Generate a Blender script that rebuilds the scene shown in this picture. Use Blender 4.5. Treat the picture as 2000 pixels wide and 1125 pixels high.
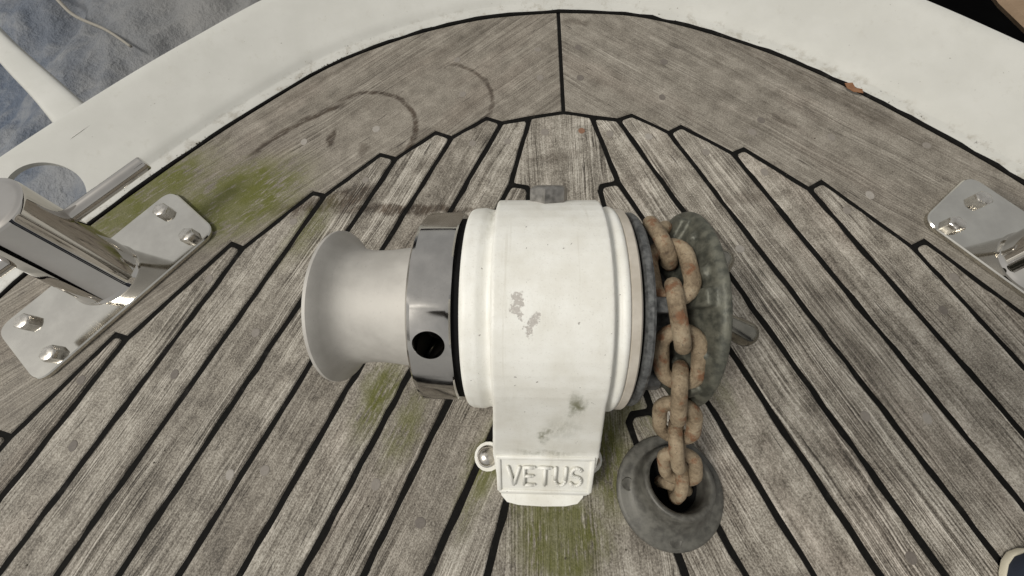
import bpy, bmesh, math, random
from mathutils import Vector, Matrix, Euler
random.seed(7)
for o in list(bpy.data.objects): bpy.data.objects.remove(o)
S = bpy.context.scene
COL = S.collection
R = math.radians

# ------------------------------------------------------------------ camera, sky, sun, exposure
cd = bpy.data.cameras.new('camera'); cam = bpy.data.objects.new('camera', cd); COL.objects.link(cam)
cd.sensor_width = 36.0; cd.lens = 750.0/2000.0*36.0; cd.clip_start = 0.01; cd.clip_end = 500
cam.matrix_world = Matrix(((0.999444, 0.011941, 0.031145, -0.0533), (-0.000676, 0.940779, -0.33902, 0.0),
                           (-0.033349, 0.33881, 0.940263, 0.42), (0, 0, 0, 1)))
S.camera = cam
SUN_EL, SUN_ROT = R(54), R(-112)
w = bpy.data.worlds.new('World'); S.world = w; w.use_nodes = True
nt = w.node_tree; bg = nt.nodes['Background']
sky = nt.nodes.new('ShaderNodeTexSky'); sky.sky_type = 'NISHITA'; sky.sun_disc = False
sky.sun_elevation = SUN_EL; sky.sun_rotation = SUN_ROT; sky.dust_density = 4.0; sky.air_density = 1.0; sky.ozone_density = 1.0
hs = nt.nodes.new('ShaderNodeHueSaturation'); hs.inputs['Saturation'].default_value = 0.22
nt.links.new(sky.outputs[0], hs.inputs['Color']); tn = nt.nodes.new('ShaderNodeMix'); tn.data_type = 'RGBA'; tn.blend_type = 'MULTIPLY'; tn.inputs[0].default_value = 1.0; tn.inputs[7].default_value = (1.0, .985, .94, 1)
oc = nt.nodes.new('ShaderNodeMix'); oc.data_type = 'RGBA'; oc.inputs[0].default_value = .55; oc.inputs[7].default_value = (5.6, 5.6, 5.7, 1)   # even overcast veil
nt.links.new(hs.outputs[0], oc.inputs[6]); nt.links.new(oc.outputs[2], tn.inputs[6]); nt.links.new(tn.outputs[2], bg.inputs[0]); bg.inputs[1].default_value = 0.072
sl = bpy.data.lights.new('sun', 'SUN'); sl.energy = 1.5; sl.angle = R(16); sl.color = (1.0, 0.965, 0.90)
so = bpy.data.objects.new('sun', sl); COL.objects.link(so)
sd = Vector((math.sin(SUN_ROT)*math.cos(SUN_EL), math.cos(SUN_ROT)*math.cos(SUN_EL), math.sin(SUN_EL)))
so.rotation_euler = sd.to_track_quat('Z', 'Y').to_euler(); so.location = (0, 0, 5)
S.render.engine = 'CYCLES'
vs = S.view_settings; vs.view_transform = 'Standard'; vs.look = 'None'; vs.exposure = 0.5; vs.gamma = 1.0; vs.use_curve_mapping = False

# ------------------------------------------------------------------ helpers
def mesh_obj(name, bm, mat, parent=None, smooth=None):
    bmesh.ops.recalc_face_normals(bm, faces=bm.faces[:])
    me = bpy.data.meshes.new(name); bm.to_mesh(me); bm.free()
    return link(name, me, mat, parent, smooth)
def link(name, me, mat, parent=None, smooth=None):
    if mat and not me.materials: me.materials.append(mat)
    o = bpy.data.objects.new(name, me); COL.objects.link(o)
    if parent: o.parent = parent
    if smooth is not None:
        if smooth >= 180: me.shade_smooth()
        else: me.set_sharp_from_angle(angle=R(smooth))
    return o
def tag(o, label=None, cat=None, group=None, kind=None):
    if label: o['label'] = label
    if cat: o['category'] = cat
    if group: o['group'] = group
    if kind: o['kind'] = kind
    return o
def thing(name, label, cat, loc=(0, 0, 0), rz=0, group=None):
    o = bpy.data.objects.new(name, None); COL.objects.link(o); o.empty_display_size = .05
    o.location = loc; o.rotation_euler = (0, 0, rz)
    return tag(o, label, cat, group)
def cut(o, cutter_bm):
    """boolean difference, applied"""
    me = bpy.data.meshes.new('cutter'); cutter_bm.to_mesh(me); cutter_bm.free()
    c = bpy.data.objects.new('cutter', me); COL.objects.link(c); c.matrix_world = o.matrix_basis.copy()
    m = o.modifiers.new('b', 'BOOLEAN'); m.object = c; m.operation = 'DIFFERENCE'; m.solver = 'EXACT'
    par = o.parent; o.parent = None
    apply_mods(o); o.parent = par
    bpy.data.objects.remove(c); bpy.data.meshes.remove(me)
def apply_mods(o):
    bpy.context.view_layer.update()
    dg = bpy.context.evaluated_depsgraph_get()
    me = bpy.data.meshes.new_from_object(o.evaluated_get(dg)); o.modifiers.clear(); o.data = me
def lathe(bm, prof, seg=96, closed=True, axis='x', center=(0, 0, 0), a0=0, a1=2*math.pi):
    """revolve (axial, radius) pairs"""
    cx, cy, cz = center; rings = []
    full = abs(a1-a0-2*math.pi) < 1e-6; n = seg if full else seg+1
    for (x, r) in prof:
        ring = []
        for i in range(n):
            a = a0+(a1-a0)*i/seg
            if axis == 'x': co = (cx+x, cy+r*math.cos(a), cz+r*math.sin(a))
            else: co = (cx+r*math.cos(a), cy+r*math.sin(a), cz+x)
            ring.append(bm.verts.new(co))
        rings.append(ring)
    m = len(rings)
    for j in range(m if closed else m-1):
        A, B = rings[j], rings[(j+1) % m]
        for i in range(n if full else n-1):
            k = (i+1) % n
            bm.faces.new((A[i], A[k], B[k], B[i]))
    if not closed:
        for rg in (rings[0], rings[-1]):
            if full: bm.faces.new(rg)
    return rings
def loft(bm, rings, cap=True):
    V = [[bm.verts.new(p) for p in r] for r in rings]; n = len(V[0])
    for A, B in zip(V[:-1], V[1:]):
        for i in range(n):
            k = (i+1) % n; bm.faces.new((A[i], A[k], B[k], B[i]))
    if cap: bm.faces.new(V[0]); bm.faces.new(V[-1])
    return V
def tube(bm, pts, rad, seg=10, cap=True):
    pts = [Vector(p) for p in pts]; rings = []; up = None
    rads = rad if isinstance(rad, (list, tuple)) else [rad]*len(pts)
    for i, p in enumerate(pts):
        t = (pts[min(i+1, len(pts)-1)]-pts[max(i-1, 0)]).normalized()
        if up is None: up = Vector((0, 0, 1)) if abs(t.z) < .9 else Vector((0, 1, 0))
        s = t.cross(up).normalized(); up = s.cross(t).normalized()
        rings.append([p+(s*math.cos(2*math.pi*k/seg)+up*math.sin(2*math.pi*k/seg))*rads[i] for k in range(seg)])
    loft(bm, rings, cap)
def box(bm, c, size, M=None, bev=0):
    x, y, z = [s/2 for s in size]
    vs = [bm.verts.new((i*x, j*y, k*z)) for i in (-1, 1) for j in (-1, 1) for k in (-1, 1)]
    fs = [bm.faces.new([vs[i] for i in f]) for f in ((0, 1, 3, 2), (4, 6, 7, 5), (0, 4, 5, 1), (2, 3, 7, 6), (0, 2, 6, 4), (1, 5, 7, 3))]
    if bev:
        r = bmesh.ops.bevel(bm, geom=list({e for f in fs for e in f.edges}), offset=bev, segments=2, affect='EDGES', profile=.5)
        vs = list({v for f in r['faces'] for v in f.verts} | {v for v in vs if v.is_valid})
    T = Matrix.Translation(c) @ (M.to_4x4() if M else Matrix.Identity(4))
    for v in vs: v.co = T @ v.co
def area2(p): return sum(p[i-1][0]*p[i][1]-p[i][0]*p[i-1][1] for i in range(len(p)))
def inset(poly, d):
    """offset a closed 2D polygon inward by d (mitred)"""
    if area2(poly) < 0: poly = poly[::-1]
    n = len(poly); out = []
    for i in range(n):
        a, b, c = Vector(poly[i-1]), Vector(poly[i]), Vector(poly[(i+1) % n])
        e1 = (b-a).normalized(); e2 = (c-b).normalized()
        n1 = Vector((-e1.y, e1.x)); n2 = Vector((-e2.y, e2.x))
        m = n1+n2; k = m.dot(n1)
        if k < .25: out.append(tuple(b+n1*d+e1*(-d))); out.append(tuple(b+n2*d+e2*d)); continue
        out.append(tuple(b+m*(d/k)))
    return out
def fillet(poly, rad, ang=20, seg=4):
    n = len(poly); out = []
    for i in range(n):
        a, b, c = Vector(poly[i-1]), Vector(poly[i]), Vector(poly[(i+1) % n])
        u = (a-b); v = (c-b); th = u.angle(v, 0)
        if th > R(180-ang): out.append(tuple(b)); continue
        t = min(rad/math.tan(th/2), u.length*.45, v.length*.45)
        p, q = b+u.normalized()*t, b+v.normalized()*t
        for k in range(seg+1):
            s = k/seg; out.append(tuple(p*(1-s)**2+b*2*s*(1-s)+q*s*s))
    return out
def jitter(poly, step=.016, amt=.00045):
    out = []; n = len(poly)
    for i in range(n):
        a, b = Vector(poly[i]), Vector(poly[(i+1) % n]); L = (b-a).length; out.append(tuple(a))
        if L > 2*step:
            e = (b-a)/L; nn = Vector((-e.y, e.x)); m = int(L/step)
            for k in range(1, m): out.append(tuple(a+e*(L*k/m)+nn*random.gauss(0, amt)))
    return out
def slab(bm, poly, z0, z1, ch=.0006):
    """prism from a 2D polygon with a small chamfer at the top"""
    if area2(poly) < 0: poly = poly[::-1]
    top = inset(poly, ch)
    if len(top) != len(poly): top = poly; ch = 0
    rings = [[(x, y, z0) for x, y in poly], [(x, y, z1-ch) for x, y in poly]]
    if ch: rings.append([(x, y, z1) for x, y in top])
    loft(bm, rings)
def inside(p, poly):
    x, y = p; c = False
    for i in range(len(poly)):
        (x1, y1), (x2, y2) = poly[i-1], poly[i]
        if (y1 > y) != (y2 > y) and x < (x2-x1)*(y-y1)/(y2-y1)+x1: c = not c
    return c
def smooth_path(pts, n=8):
    P = [Vector(p) for p in pts]; out = []
    for i in range(len(P)-1):
        p0, p1, p2, p3 = P[max(i-1, 0)], P[i], P[i+1], P[min(i+2, len(P)-1)]
        for k in range(n):
            t = k/n
            out.append(.5*((2*p1)+(p2-p0)*t+(2*p0-5*p1+4*p2-p3)*t*t+(3*p1-p0-3*p2+p3)*t**3))
    out.append(P[-1]); return out

# ------------------------------------------------------------------ node helpers
class NT:
    def __init__(s, name):
        s.m = bpy.data.materials.new(name); s.m.use_nodes = True; s.t = s.m.node_tree
        s.b = s.t.nodes['Principled BSDF']; s.tc = s.t.nodes.new('ShaderNodeTexCoord')
        s.P = s.tc.outputs['Object']
    def n(s, typ, **kw):
        nd = s.t.nodes.new(typ)
        for k, v in kw.items(): setattr(nd, k, v)
        return nd
    def put(s, sock, v):
        if v is None: return
        if isinstance(v, bpy.types.NodeSocket): s.t.links.new(v, sock)
        else: sock.default_value = v
    def math(s, op, a, b=None, c=None, clamp=False):
        nd = s.n('ShaderNodeMath', operation=op); nd.use_clamp = clamp
        for i, v in enumerate((a, b, c)): s.put(nd.inputs[i], v)
        return nd.outputs[0]
    def vm(s, op, a, b=None, sc=None):
        nd = s.n('ShaderNodeVectorMath', operation=op); s.put(nd.inputs[0], a); s.put(nd.inputs[1], b)
        if sc is not None: s.put(nd.inputs['Scale'], sc)
        return nd.outputs['Value'] if op in ('LENGTH', 'DOT_PRODUCT', 'DISTANCE') else nd.outputs[0]
    def noise(s, vec, scale=5, detail=4, rough=.55, dist=0, col=False):
        nd = s.n('ShaderNodeTexNoise'); s.put(nd.inputs['Vector'], vec); nd.inputs['Scale'].default_value = scale
        nd.inputs['Detail'].default_value = detail; nd.inputs['Roughness'].default_value = rough; nd.inputs['Distortion'].default_value = dist
        return nd.outputs['Color'] if col else nd.outputs['Fac']
    def mr(s, v, a, b, c=0.0, d=1.0, smooth=True):
        nd = s.n('ShaderNodeMapRange'); nd.interpolation_type = 'SMOOTHSTEP' if smooth else 'LINEAR'
        s.put(nd.inputs[0], v); nd.inputs[1].default_value = a; nd.inputs[2].default_value = b
        s.put(nd.inputs[3], c); s.put(nd.inputs[4], d); return nd.outputs[0]
    def mix(s, f, a, b, mode='MIX'):
        nd = s.n('ShaderNodeMix', data_type='RGBA', blend_type=mode)
        s.put(nd.inputs[0], f); s.put(nd.inputs[6], a if isinstance(a, bpy.types.NodeSocket) else (*a, 1)); s.put(nd.inputs[7], b if isinstance(b, bpy.types.NodeSocket) else (*b, 1))
        return nd.outputs[2]
    def ramp(s, v, stops):
        nd = s.n('ShaderNodeValToRGB'); s.put(nd.inputs[0], v); e = nd.color_ramp.elements
        while len(e) < len(stops): e.new(.5)
        for el, (p, c) in zip(e, stops): el.position = p; el.color = (*c, 1)
        return nd.outputs[0]
    def bump(s, h, strength=.3, dist=.001):
        nd = s.n('ShaderNodeBump'); s.put(nd.inputs['Height'], h); nd.inputs['Strength'].default_value = strength; nd.inputs['Distance'].default_value = dist
        s.t.links.new(nd.outputs[0], s.b.inputs['Normal'])
    def warp(s, amt, scale=25):
        c = s.noise(s.P, scale, 4, .6, col=True)
        return s.vm('ADD', s.P, s.vm('SCALE', s.vm('SUBTRACT', c, (.5, .5, .5)), sc=amt))
    def blob(s, P, c, r, rot=0, inner=.2):
        """soft rotated ellipsoid mask around c"""
        v = s.vm('SUBTRACT', P, tuple(c) if len(c) == 3 else (c[0], c[1], 0))
        if rot:
            nd = s.n('ShaderNodeVectorRotate', rotation_type='Z_AXIS'); s.put(nd.inputs['Vector'], v); nd.inputs['Angle'].default_value = -R(rot); v = nd.outputs[0]
        v = s.vm('DIVIDE', v, tuple(r) if len(r) == 3 else (r[0], r[1], .05))
        return s.mr(s.vm('LENGTH', v), 1.0, inner)
    def arc(s, P, c, rad, wd, dirv, half):
        v = s.vm('MULTIPLY', s.vm('SUBTRACT', P, (c[0], c[1], 0)), (1, 1, 0))
        L = s.vm('LENGTH', v); ring = s.mr(s.math('ABSOLUTE', s.math('SUBTRACT', L, rad)), wd, wd*.25)
        g = s.mr(s.vm('DOT_PRODUCT', s.vm('NORMALIZE', v), (math.cos(R(dirv)), math.sin(R(dirv)), 0)), math.cos(R(half)), math.cos(R(half*.7)))
        return s.math('MULTIPLY', ring, g)
    def mx(s, items):
        o = items[0]
        for i in items[1:]: o = s.math('MAXIMUM', o, i)
        return o
    def done(s, color=None, rough=None, metal=None, **kw):
        if color is not None: s.put(s.b.inputs['Base Color'], color if isinstance(color, bpy.types.NodeSocket) else (*color, 1))
        s.put(s.b.inputs['Roughness'], rough); s.put(s.b.inputs['Metallic'], metal)
        for k, v in kw.items(): s.put(s.b.inputs[k], v)
        return s.m

def wood(name, angle, moss=(), dark=(), arcs=(), tone=1.0, con=1.0, fine=1.0):
    s = NT(name); oi = s.n('ShaderNodeObjectInfo').outputs['Random']
    nd = s.n('ShaderNodeVectorRotate', rotation_type='Z_AXIS'); s.put(nd.inputs['Vector'], s.P); nd.inputs['Angle'].default_value = -R(angle)
    cmb = s.n('ShaderNodeCombineXYZ'); s.put(cmb.inputs[0], s.math('MULTIPLY', oi, 9.0)); s.put(cmb.inputs[1], s.math('MULTIPLY', oi, 5.3)); s.put(cmb.inputs[2], s.math('MULTIPLY', oi, 3.1))
    u = s.vm('ADD', nd.outputs[0], cmb.outputs[0])
    # slow sideways wander so the fibres are not ruler-straight
    wv = s.vm('MULTIPLY', s.vm('SUBTRACT', s.noise(s.vm('MULTIPLY', u, (7, 16, 1)), 1, 2, .5, col=True), (.5, .5, .5)), (0, .012, 0))
    u2 = s.vm('ADD', u, wv)
    fib = s.noise(s.vm('MULTIPLY', u2, (7*fine, 640*fine, 60)), 1, 5, .62)
    fib2 = s.noise(s.vm('MULTIPLY', u2, (3.5*fine, 230*fine, 30)), 1, 4, .6)
    broad = s.noise(s.vm('MULTIPLY', u2, (2.5, 45, 10)), 1, 3, .55)
    blot = s.noise(u, 38, 6, .65); spk = s.noise(u, 620, 3, .6)
    oi2 = s.math('FRACT', s.math('MULTIPLY', oi, 17.31))
    # some planks (and stretches of planks) show raised fibre, others are scrubbed flat
    gl = s.mr(s.noise(s.vm('MULTIPLY', u, (5, 26, 5)), 1, 2, .5), .38, .62, .25, 1.0)
    gs = s.math('MULTIPLY', gl, s.mr(oi2, 0, 1, .55*con, 1.25*con, False))
    c = lambda v, k: s.math('MULTIPLY', s.math('SUBTRACT', v, .5), k)
    grain = s.math('MULTIPLY', s.math('ADD', c(fib, 1.95), c(fib2, .85)), gs)
    rest = s.math('MULTIPLY', s.math('ADD', s.math('ADD', c(broad, .5), c(blot, .85)), c(spk, .95)), .45+.55*con)
    val = s.math('ADD', s.math('ADD', grain, rest), .5)
    col = s.ramp(val, [(.10, (.036, .031, .024)), (.33, (.126, .112, .092)), (.50, (.226, .207, .175)), (.66, (.335, .313, .272)), (.90, (.52, .49, .435))])
    # per-plank tone
    oi3 = s.math('FRACT', s.math('MULTIPLY', oi, 41.7))
    tint = s.mix(oi3, (.86*tone, .835*tone, .81*tone), (1.16*tone, 1.15*tone, 1.135*tone)); col = s.mix(1.0, col, tint, 'MULTIPLY')
    pk = s.mr(s.noise(s.vm('MULTIPLY', u, (6, 18, 4)), 1, 3, .5), .5, .72); col = s.mix(s.math('MULTIPLY', pk, .22), col, s.mix(1.0, col, (1.03, .92, .90), 'MULTIPLY'))
    # dark open pores / short checks
    chk = s.mr(s.noise(s.vm('MULTIPLY', u2, (26, 420, 30)), 1, 2, .5), .66, .74); col = s.mix(s.math('MULTIPLY', chk, .75), col, (.035, .028, .022))
    W = s.warp(.03, 30); rug = s.noise(s.vm('MULTIPLY', u, (60, 320, 60)), 1, 4, .65)
    if dark or arcs:
        ms = [s.math('MULTIPLY', s.blob(W, d[0], d[1], d[2], .35), d[3]) for d in dark]
        Wa = s.warp(.009, 60)
        ms += [s.math('MULTIPLY', s.arc(Wa, *a[:5]), a[5]) for a in arcs]
        f = s.math('MULTIPLY', s.mx(ms), s.mr(rug, .36, .56, .4, 1.0))
        col = s.mix(f, col, s.mix(1.0, col, (.28, .235, .20), 'MULTIPLY'))
    hm = val
    if moss:
        ms = [s.math('MULTIPLY', s.blob(W, d[0], d[1], d[2], .20), d[3]) for d in moss]
        f = s.math('MULTIPLY', s.mx(ms), s.mr(s.math('ADD', c(rug, 1.5), s.math('ADD', c(blot, 1.1), .5)), .14, .60), clamp=True); f = s.math('MULTIPLY', f, s.mr(s.noise(s.P, 22, 4, .6), .3, .62, .70, 1.0), clamp=True)
        col = s.mix(f, col, s.mix(spk, (.052, .056, .010), (.150, .152, .034)))
    s.bump(hm, .75, .0014)
    return s.done(col, s.mr(blot, .3, .7, .62, .85), 0.0, **{'Specular IOR Level': .35})

MOSS_L = [((-.430, .278), (.14, .078), 25, 1.35), ((-.545, .285), (.14, .055), 45, 1.3), ((-.2094, .0298), (.065, .026), 66, 1.0), ((-.1789, -.001), (.06, .024), 66, .75),
          ((-.325, .2313), (.07, .03), 60, .75), ((-.093, -.0325), (.075, .024), 66, .95), ((-.105, -.07), (.05, .015), 66, .5)]
DARK_L = [((-.31, .270), (.105, .018), 8, 1.0), ((-.280, .282), (.055, .016), 14, 1.0), ((-.20, .259), (.145, .009), -1, 1.0), ((-.315, .376), (.026, .008), 82, 1.0), ((-.267, .3514), (.010, .014), 0, .6),
          ((-.395, .262), (.05, .010), 8, .5), ((-.17, .335), (.05, .012), 40, .4)]
ARC_L = [((-.27, .385), .0700, .0055, 45, 100, 1.0), ((-.168, .432), .073, .005, 28, 62, .8), ((-.20, .17), .285, .0075, 127, 17, 1.0)]
M_wood_l = wood('teak_port', 65.3, MOSS_L[2:], DARK_L)
M_wood_r = wood('teak_starboard', 114.7, [((.0651, .0162), (.05, .02), 115, .6), ((.1468, .0365), (.045, .02), 115, .4)], [((.22, .265), (.05, .012), 10, .5)], (), 1.10)
M_wood_k = wood('teak_king', 90, [((-.022, -.100), (.060, .062), 0, 1.3), ((.030, -.03), (.034, .085), 0, 1.0), ((-.05, -.065), (.04, .05), 0, .8), ((.05, .02), (.03, .05), 0, .7)], [((-.01, .335), (.06, .010), 5, .4)])
M_wood_ml = wood('teak_margin_port', 41, MOSS_L[:2]+[((-.70, .0), (.1, .05), 45, .2)], DARK_L+[((-.47, .375), (.03, .006), 65, .5), ((-.36, .47), (.13, .012), 40, .35)], ARC_L, 1.04, .36, 1.3)
M_wood_mr = wood('teak_margin_starboard', 139, (), [((.36, .44), (.25, .02), -42, .5), ((.03, .585), (.03, .01), 0, .5), ((.30, .385), (.03, .006), -35, .4)], (), .98, .36, 1.3)

s = NT('caulking_rubber'); n1 = s.noise(s.P, 300, 4, .6); s.bump(n1, .3, .0008)
M_caulk = s.done(s.mix(s.mr(s.noise(s.P, 60, 5, .7), .56, .78, 0, .5), s.mix(n1, (.004, .004, .004), (.013, .0125, .011)), (.045, .042, .037)), .75, None, **{'Specular IOR Level': .04})
def plugmat(name, a, b):
    s = NT(name); n1 = s.noise(s.P, 500, 4, .6); s.bump(n1, .3, .0006); return s.done(s.mix(n1, a, b), .75)
M_plug = [plugmat('plug_teak', (.15, .132, .112), (.26, .235, .205)), plugmat('plug_dark', (.08, .068, .058), (.18, .158, .136)),
          plugmat('plug_pale', (.22, .20, .175), (.35, .325, .29)), plugmat('plug_orange', (.16, .075, .04), (.24, .13, .08))]

s = NT('white_rail_paint'); n1 = s.noise(s.P, 14, 5, .6); n2 = s.noise(s.P, 420, 3, .6); n3 = s.noise(s.P, 60, 5, .7)
col = s.mix(s.mr(n1, .35, .7), (.50, .495, .455), (.545, .54, .50)); col = s.mix(s.mr(n3, .56, .75, 0, .35), col, (.40, .385, .33))
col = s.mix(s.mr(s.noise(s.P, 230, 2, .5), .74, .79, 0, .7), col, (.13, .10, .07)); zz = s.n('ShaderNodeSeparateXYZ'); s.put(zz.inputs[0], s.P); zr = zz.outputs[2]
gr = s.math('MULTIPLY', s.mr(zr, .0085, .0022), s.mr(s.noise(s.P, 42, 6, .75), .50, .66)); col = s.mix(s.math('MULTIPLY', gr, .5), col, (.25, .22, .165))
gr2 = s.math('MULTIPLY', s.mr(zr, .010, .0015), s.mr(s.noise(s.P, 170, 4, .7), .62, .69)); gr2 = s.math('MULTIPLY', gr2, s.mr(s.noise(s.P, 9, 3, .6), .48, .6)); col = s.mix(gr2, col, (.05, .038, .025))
smu = s.mr(s.noise(s.vm('MULTIPLY', s.P, (18, 18, 4)), 1, 6, .7, .6), .60, .78, 0, .4); col = s.mix(smu, col, (.44, .425, .37)); s.bump(n1, .15, .002)
M_rail = s.done(col, s.mr(n3, .3, .7, .28, .42), 0.0)

s = NT('white_cast_paint')
n1 = s.noise(s.P, 35, 5, .6); n2 = s.noise(s.P, 700, 3, .6); n3 = s.noise(s.P, 1500, 2, .5)
col = s.mix(s.mr(n1, .3, .7), (.70, .685, .62), (.79, .785, .735))
grime = s.mr(s.noise(s.vm('MULTIPLY', s.P, (60, 20, 25)), 1, 5, .65), .5, .75, 0, .28); col = s.mix(grime, col, (.53, .50, .41))
W = s.warp(.016, 190)
chip = s.mx([s.blob(W, (-.022, -.023, .190), (.0055, .0065, .02), -20, .75), s.blob(W, (-.0125, -.0355, .186), (.0033, .0078, .02), -30, .75), s.blob(W, (-.021, -.029, .188), (.0028, .005, .02), 20, .7)])
chip = s.math('MULTIPLY', chip, s.mr(s.noise(s.P, 420, 5, .7), .40, .46))
W2 = s.warp(.02, 90); streak = s.noise(s.vm('MULTIPLY', s.P, (260, 60, 60)), 1, 5, .7)
mo = s.mx([s.blob(W2, (.020, -.080, .135), (.010, .016, .03), 0, 0), s.math('MULTIPLY', s.blob(W2, (-.001, -.102, .095), (.007, .012, .025), 0, 0), .9),
           s.math('MULTIPLY', s.blob(W2, (0, -.1165, .063), (.045, .006, .010), 0, 0), .5), s.math('MULTIPLY', s.blob(W2, (.012, -.095, .10), (.02, .018, .04), 0, 0), .35), s.math('MULTIPLY', s.blob(W2, (-.041, .055, .165), (.004, .05, .05), 0, 0), .4)])
mo = s.math('MULTIPLY', mo, s.mr(streak, .34, .60, .15, 1))
drip = s.mr(s.noise(s.vm('MULTIPLY', s.P, (190, 9, 9)), 1, 4, .6), .60, .72, 0, .22); col = s.mix(drip, col, (.46, .43, .34)); col = s.mix(s.mr(n2, .58, .70, 0, .3), col, (.50, .48, .42)); col = s.mix(mo, col, (.15, .15, .085)); col = s.mix(chip, col, s.mix(n2, (.36, .335, .30), (.56, .53, .49)))
pit = s.mr(s.noise(s.P, 330, 1, .5), .765, .80); col = s.mix(s.math('MULTIPLY', pit, .65), col, (.12, .10, .08))
h = s.math('SUBTRACT', s.math('ADD', s.math('MULTIPLY', n2, .5), s.math('MULTIPLY', n3, .25)), s.math('MULTIPLY', chip, 1.5)); s.bump(h, .35, .0006)
M_white = s.done(col, s.mr(n1, .3, .7, .38, .5), 0.0)

def metal(name, a, b, r0, r1, sc=90, bump=.05, scratch=0, mt=1.0):
    s = NT(name); n1 = s.noise(s.P, sc, 5, .6); n2 = s.noise(s.P, 1200, 3, .6)
    col = s.mix(s.mr(n1, .3, .7), a, b)
    rough = s.mr(n1, .3, .75, r0, r1)
    if scratch:
        sp = s.mr(s.noise(s.vm('MULTIPLY', s.P, (900, 300, 300)), 1, 2, .5), .70, .76, 0, scratch); col = s.mix(sp, col, (.12, .10, .075)); rough = s.math('ADD', rough, s.math('MULTIPLY', sp, .3))
    if bump: s.bump(s.math('ADD', n1, s.math('MULTIPLY', n2, .3)), bump, .001)
    return s.done(col, rough, mt)
M_chrome = metal('polished_steel', (.50, .475, .44), (.55, .525, .49), .02, .05, 40, .004)
M_ring = metal('brushed_ring_steel', (.44, .425, .40), (.52, .50, .47), .10, .17, 60, .02, .2)
M_lever = metal('tarnished_lever', (.20, .19, .16), (.28, .265, .225), .16, .28, 90, .05, .3)
M_plate = metal('steel_plate', (.58, .56, .51), (.68, .66, .60), .06, .15, 30, .012, .25)
M_drum = metal('satin_aluminium', (.42, .40, .365), (.50, .48, .44), .55, .68, 45, .2, .25, .2)
M_bolt = metal('bolt_steel', (.52, .49, .44), (.66, .63, .58), .18, .38, 200, .06, .3)
M_plugbolt = metal('dull_plug_steel', (.30, .285, .26), (.42, .40, .37), .35, .5, 200, .1, .3)
M_gyp = metal('bronze_patina', (.060, .062, .050), (.155, .153, .120), .42, .6, 140, .6, .7, .4)
M_gypdark = metal('dark_galvanised', (.045, .046, .046), (.15, .153, .150), .45, .6, 200, .45, .5, .3)
M_pipe = metal('dark_bronze', (.070, .067, .058), (.135, .130, .112), .45, .65, 130, .25, .5, .3)
M_beige = metal('beige_gasket', (.40, .36, .30), (.50, .46, .40), .4, .5, 60, .1, .2, 0.0)
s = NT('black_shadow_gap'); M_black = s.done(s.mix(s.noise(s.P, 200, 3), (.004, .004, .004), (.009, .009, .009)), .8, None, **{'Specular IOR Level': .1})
s = NT('rusty_chain'); n1 = s.noise(s.P, 70, 6, .65); n2 = s.noise(s.P, 420, 4, .65); oi = s.n('ShaderNodeObjectInfo').outputs['Random']
geo = s.n('ShaderNodeNewGeometry'); n3 = s.noise(geo.outputs['Position'], 55, 5, .65)
col = s.ramp(s.math('ADD', s.math('MULTIPLY', n3, .7), s.math('MULTIPLY', n2, .3)), [(.30, (.070, .045, .028)), (.42, (.195, .145, .090)), (.54, (.315, .245, .160)), (.72, (.43, .36, .255))])
col = s.mix(s.mr(s.noise(geo.outputs['Position'], 85, 4, .6), .53, .66, 0, .75), col, (.19, .075, .03)); col = s.mix(s.mr(n2, .60, .72, 0, .7), col, (.05, .033, .022)); s.bump(s.math('ADD', n2, n3), .8, .0016)
M_chain = s.done(col, .75, 0.15)

# ------------------------------------------------------------------ the deck: margin boards, planks, king plank, caulking
deck = thing('deck', None, None); tag(deck, kind='structure')
SEAM = .0064
TH = .4598; C0, CW = .0875, .0583
T_R = {3: (.0779, .3946), 4: (.1437, .3708), 5: (.2210, .3344), 6: (.3036, .2786), 7: (.4002, .1965), 8: (.502, .098), 9: (.596, -.012), 10: (.672, -.13)}
N_R = {3: (.0974, .4019), 4: (.1614, .3805), 5: (.2368, .3413), 6: (.3219, .2887), 7: (.4171, .2043), 8: (.5175, .103), 9: (.611, -.008), 10: (.686, -.127)}
T_L = {3: (-.0811, .3944), 4: (-.1495, .3711), 5: (-.2230, .3384), 6: (-.3106, .2828), 7: (-.4015, .2087), 8: (-.5109, .0960), 9: (-.602, -.010), 10: (-.678, -.13)}
N_L = {3: (-.1024, .4032), 4: (-.1720, .3805), 5: (-.2451, .3457), 6: (-.3269, .2871), 7: (-.4181, .2153), 8: (-.5265, .1004), 9: (-.617, -.006), 10: (-.692, -.127)}
AFT = -.62
KNIB = {2: ((.0691, .2935), (.0478, .2890), (.0452, .2808)), 1: ((.0600, .1870), (.0395, .1830), (.0375, .1750)), 0: ((.0779, .0147), (.0570, .0115), (.0525, .0035)),
        -1: ((.0930, -.139), (.0715, -.143), (.067, -.151)), -2: ((.105, -.292), (.083, -.296), (.079, -.304)), -3: ((.115, -.44), (.093, -.444), (.089, -.452))}
planks = []   # (object, polygon)
def add_plank(poly, mat, rad=.005, name='plank'):
    p = jitter(fillet(inset(poly, SEAM/2), rad))
    bm = bmesh.new(); dz = random.uniform(-.0003, .0003); slab(bm, p, -.012, dz, .0011)
    o = mesh_obj(name, bm, mat, deck); planks.append((o, p, dz)); return o
def seam_x(k, y): return C0+CW*k-TH*y
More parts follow.
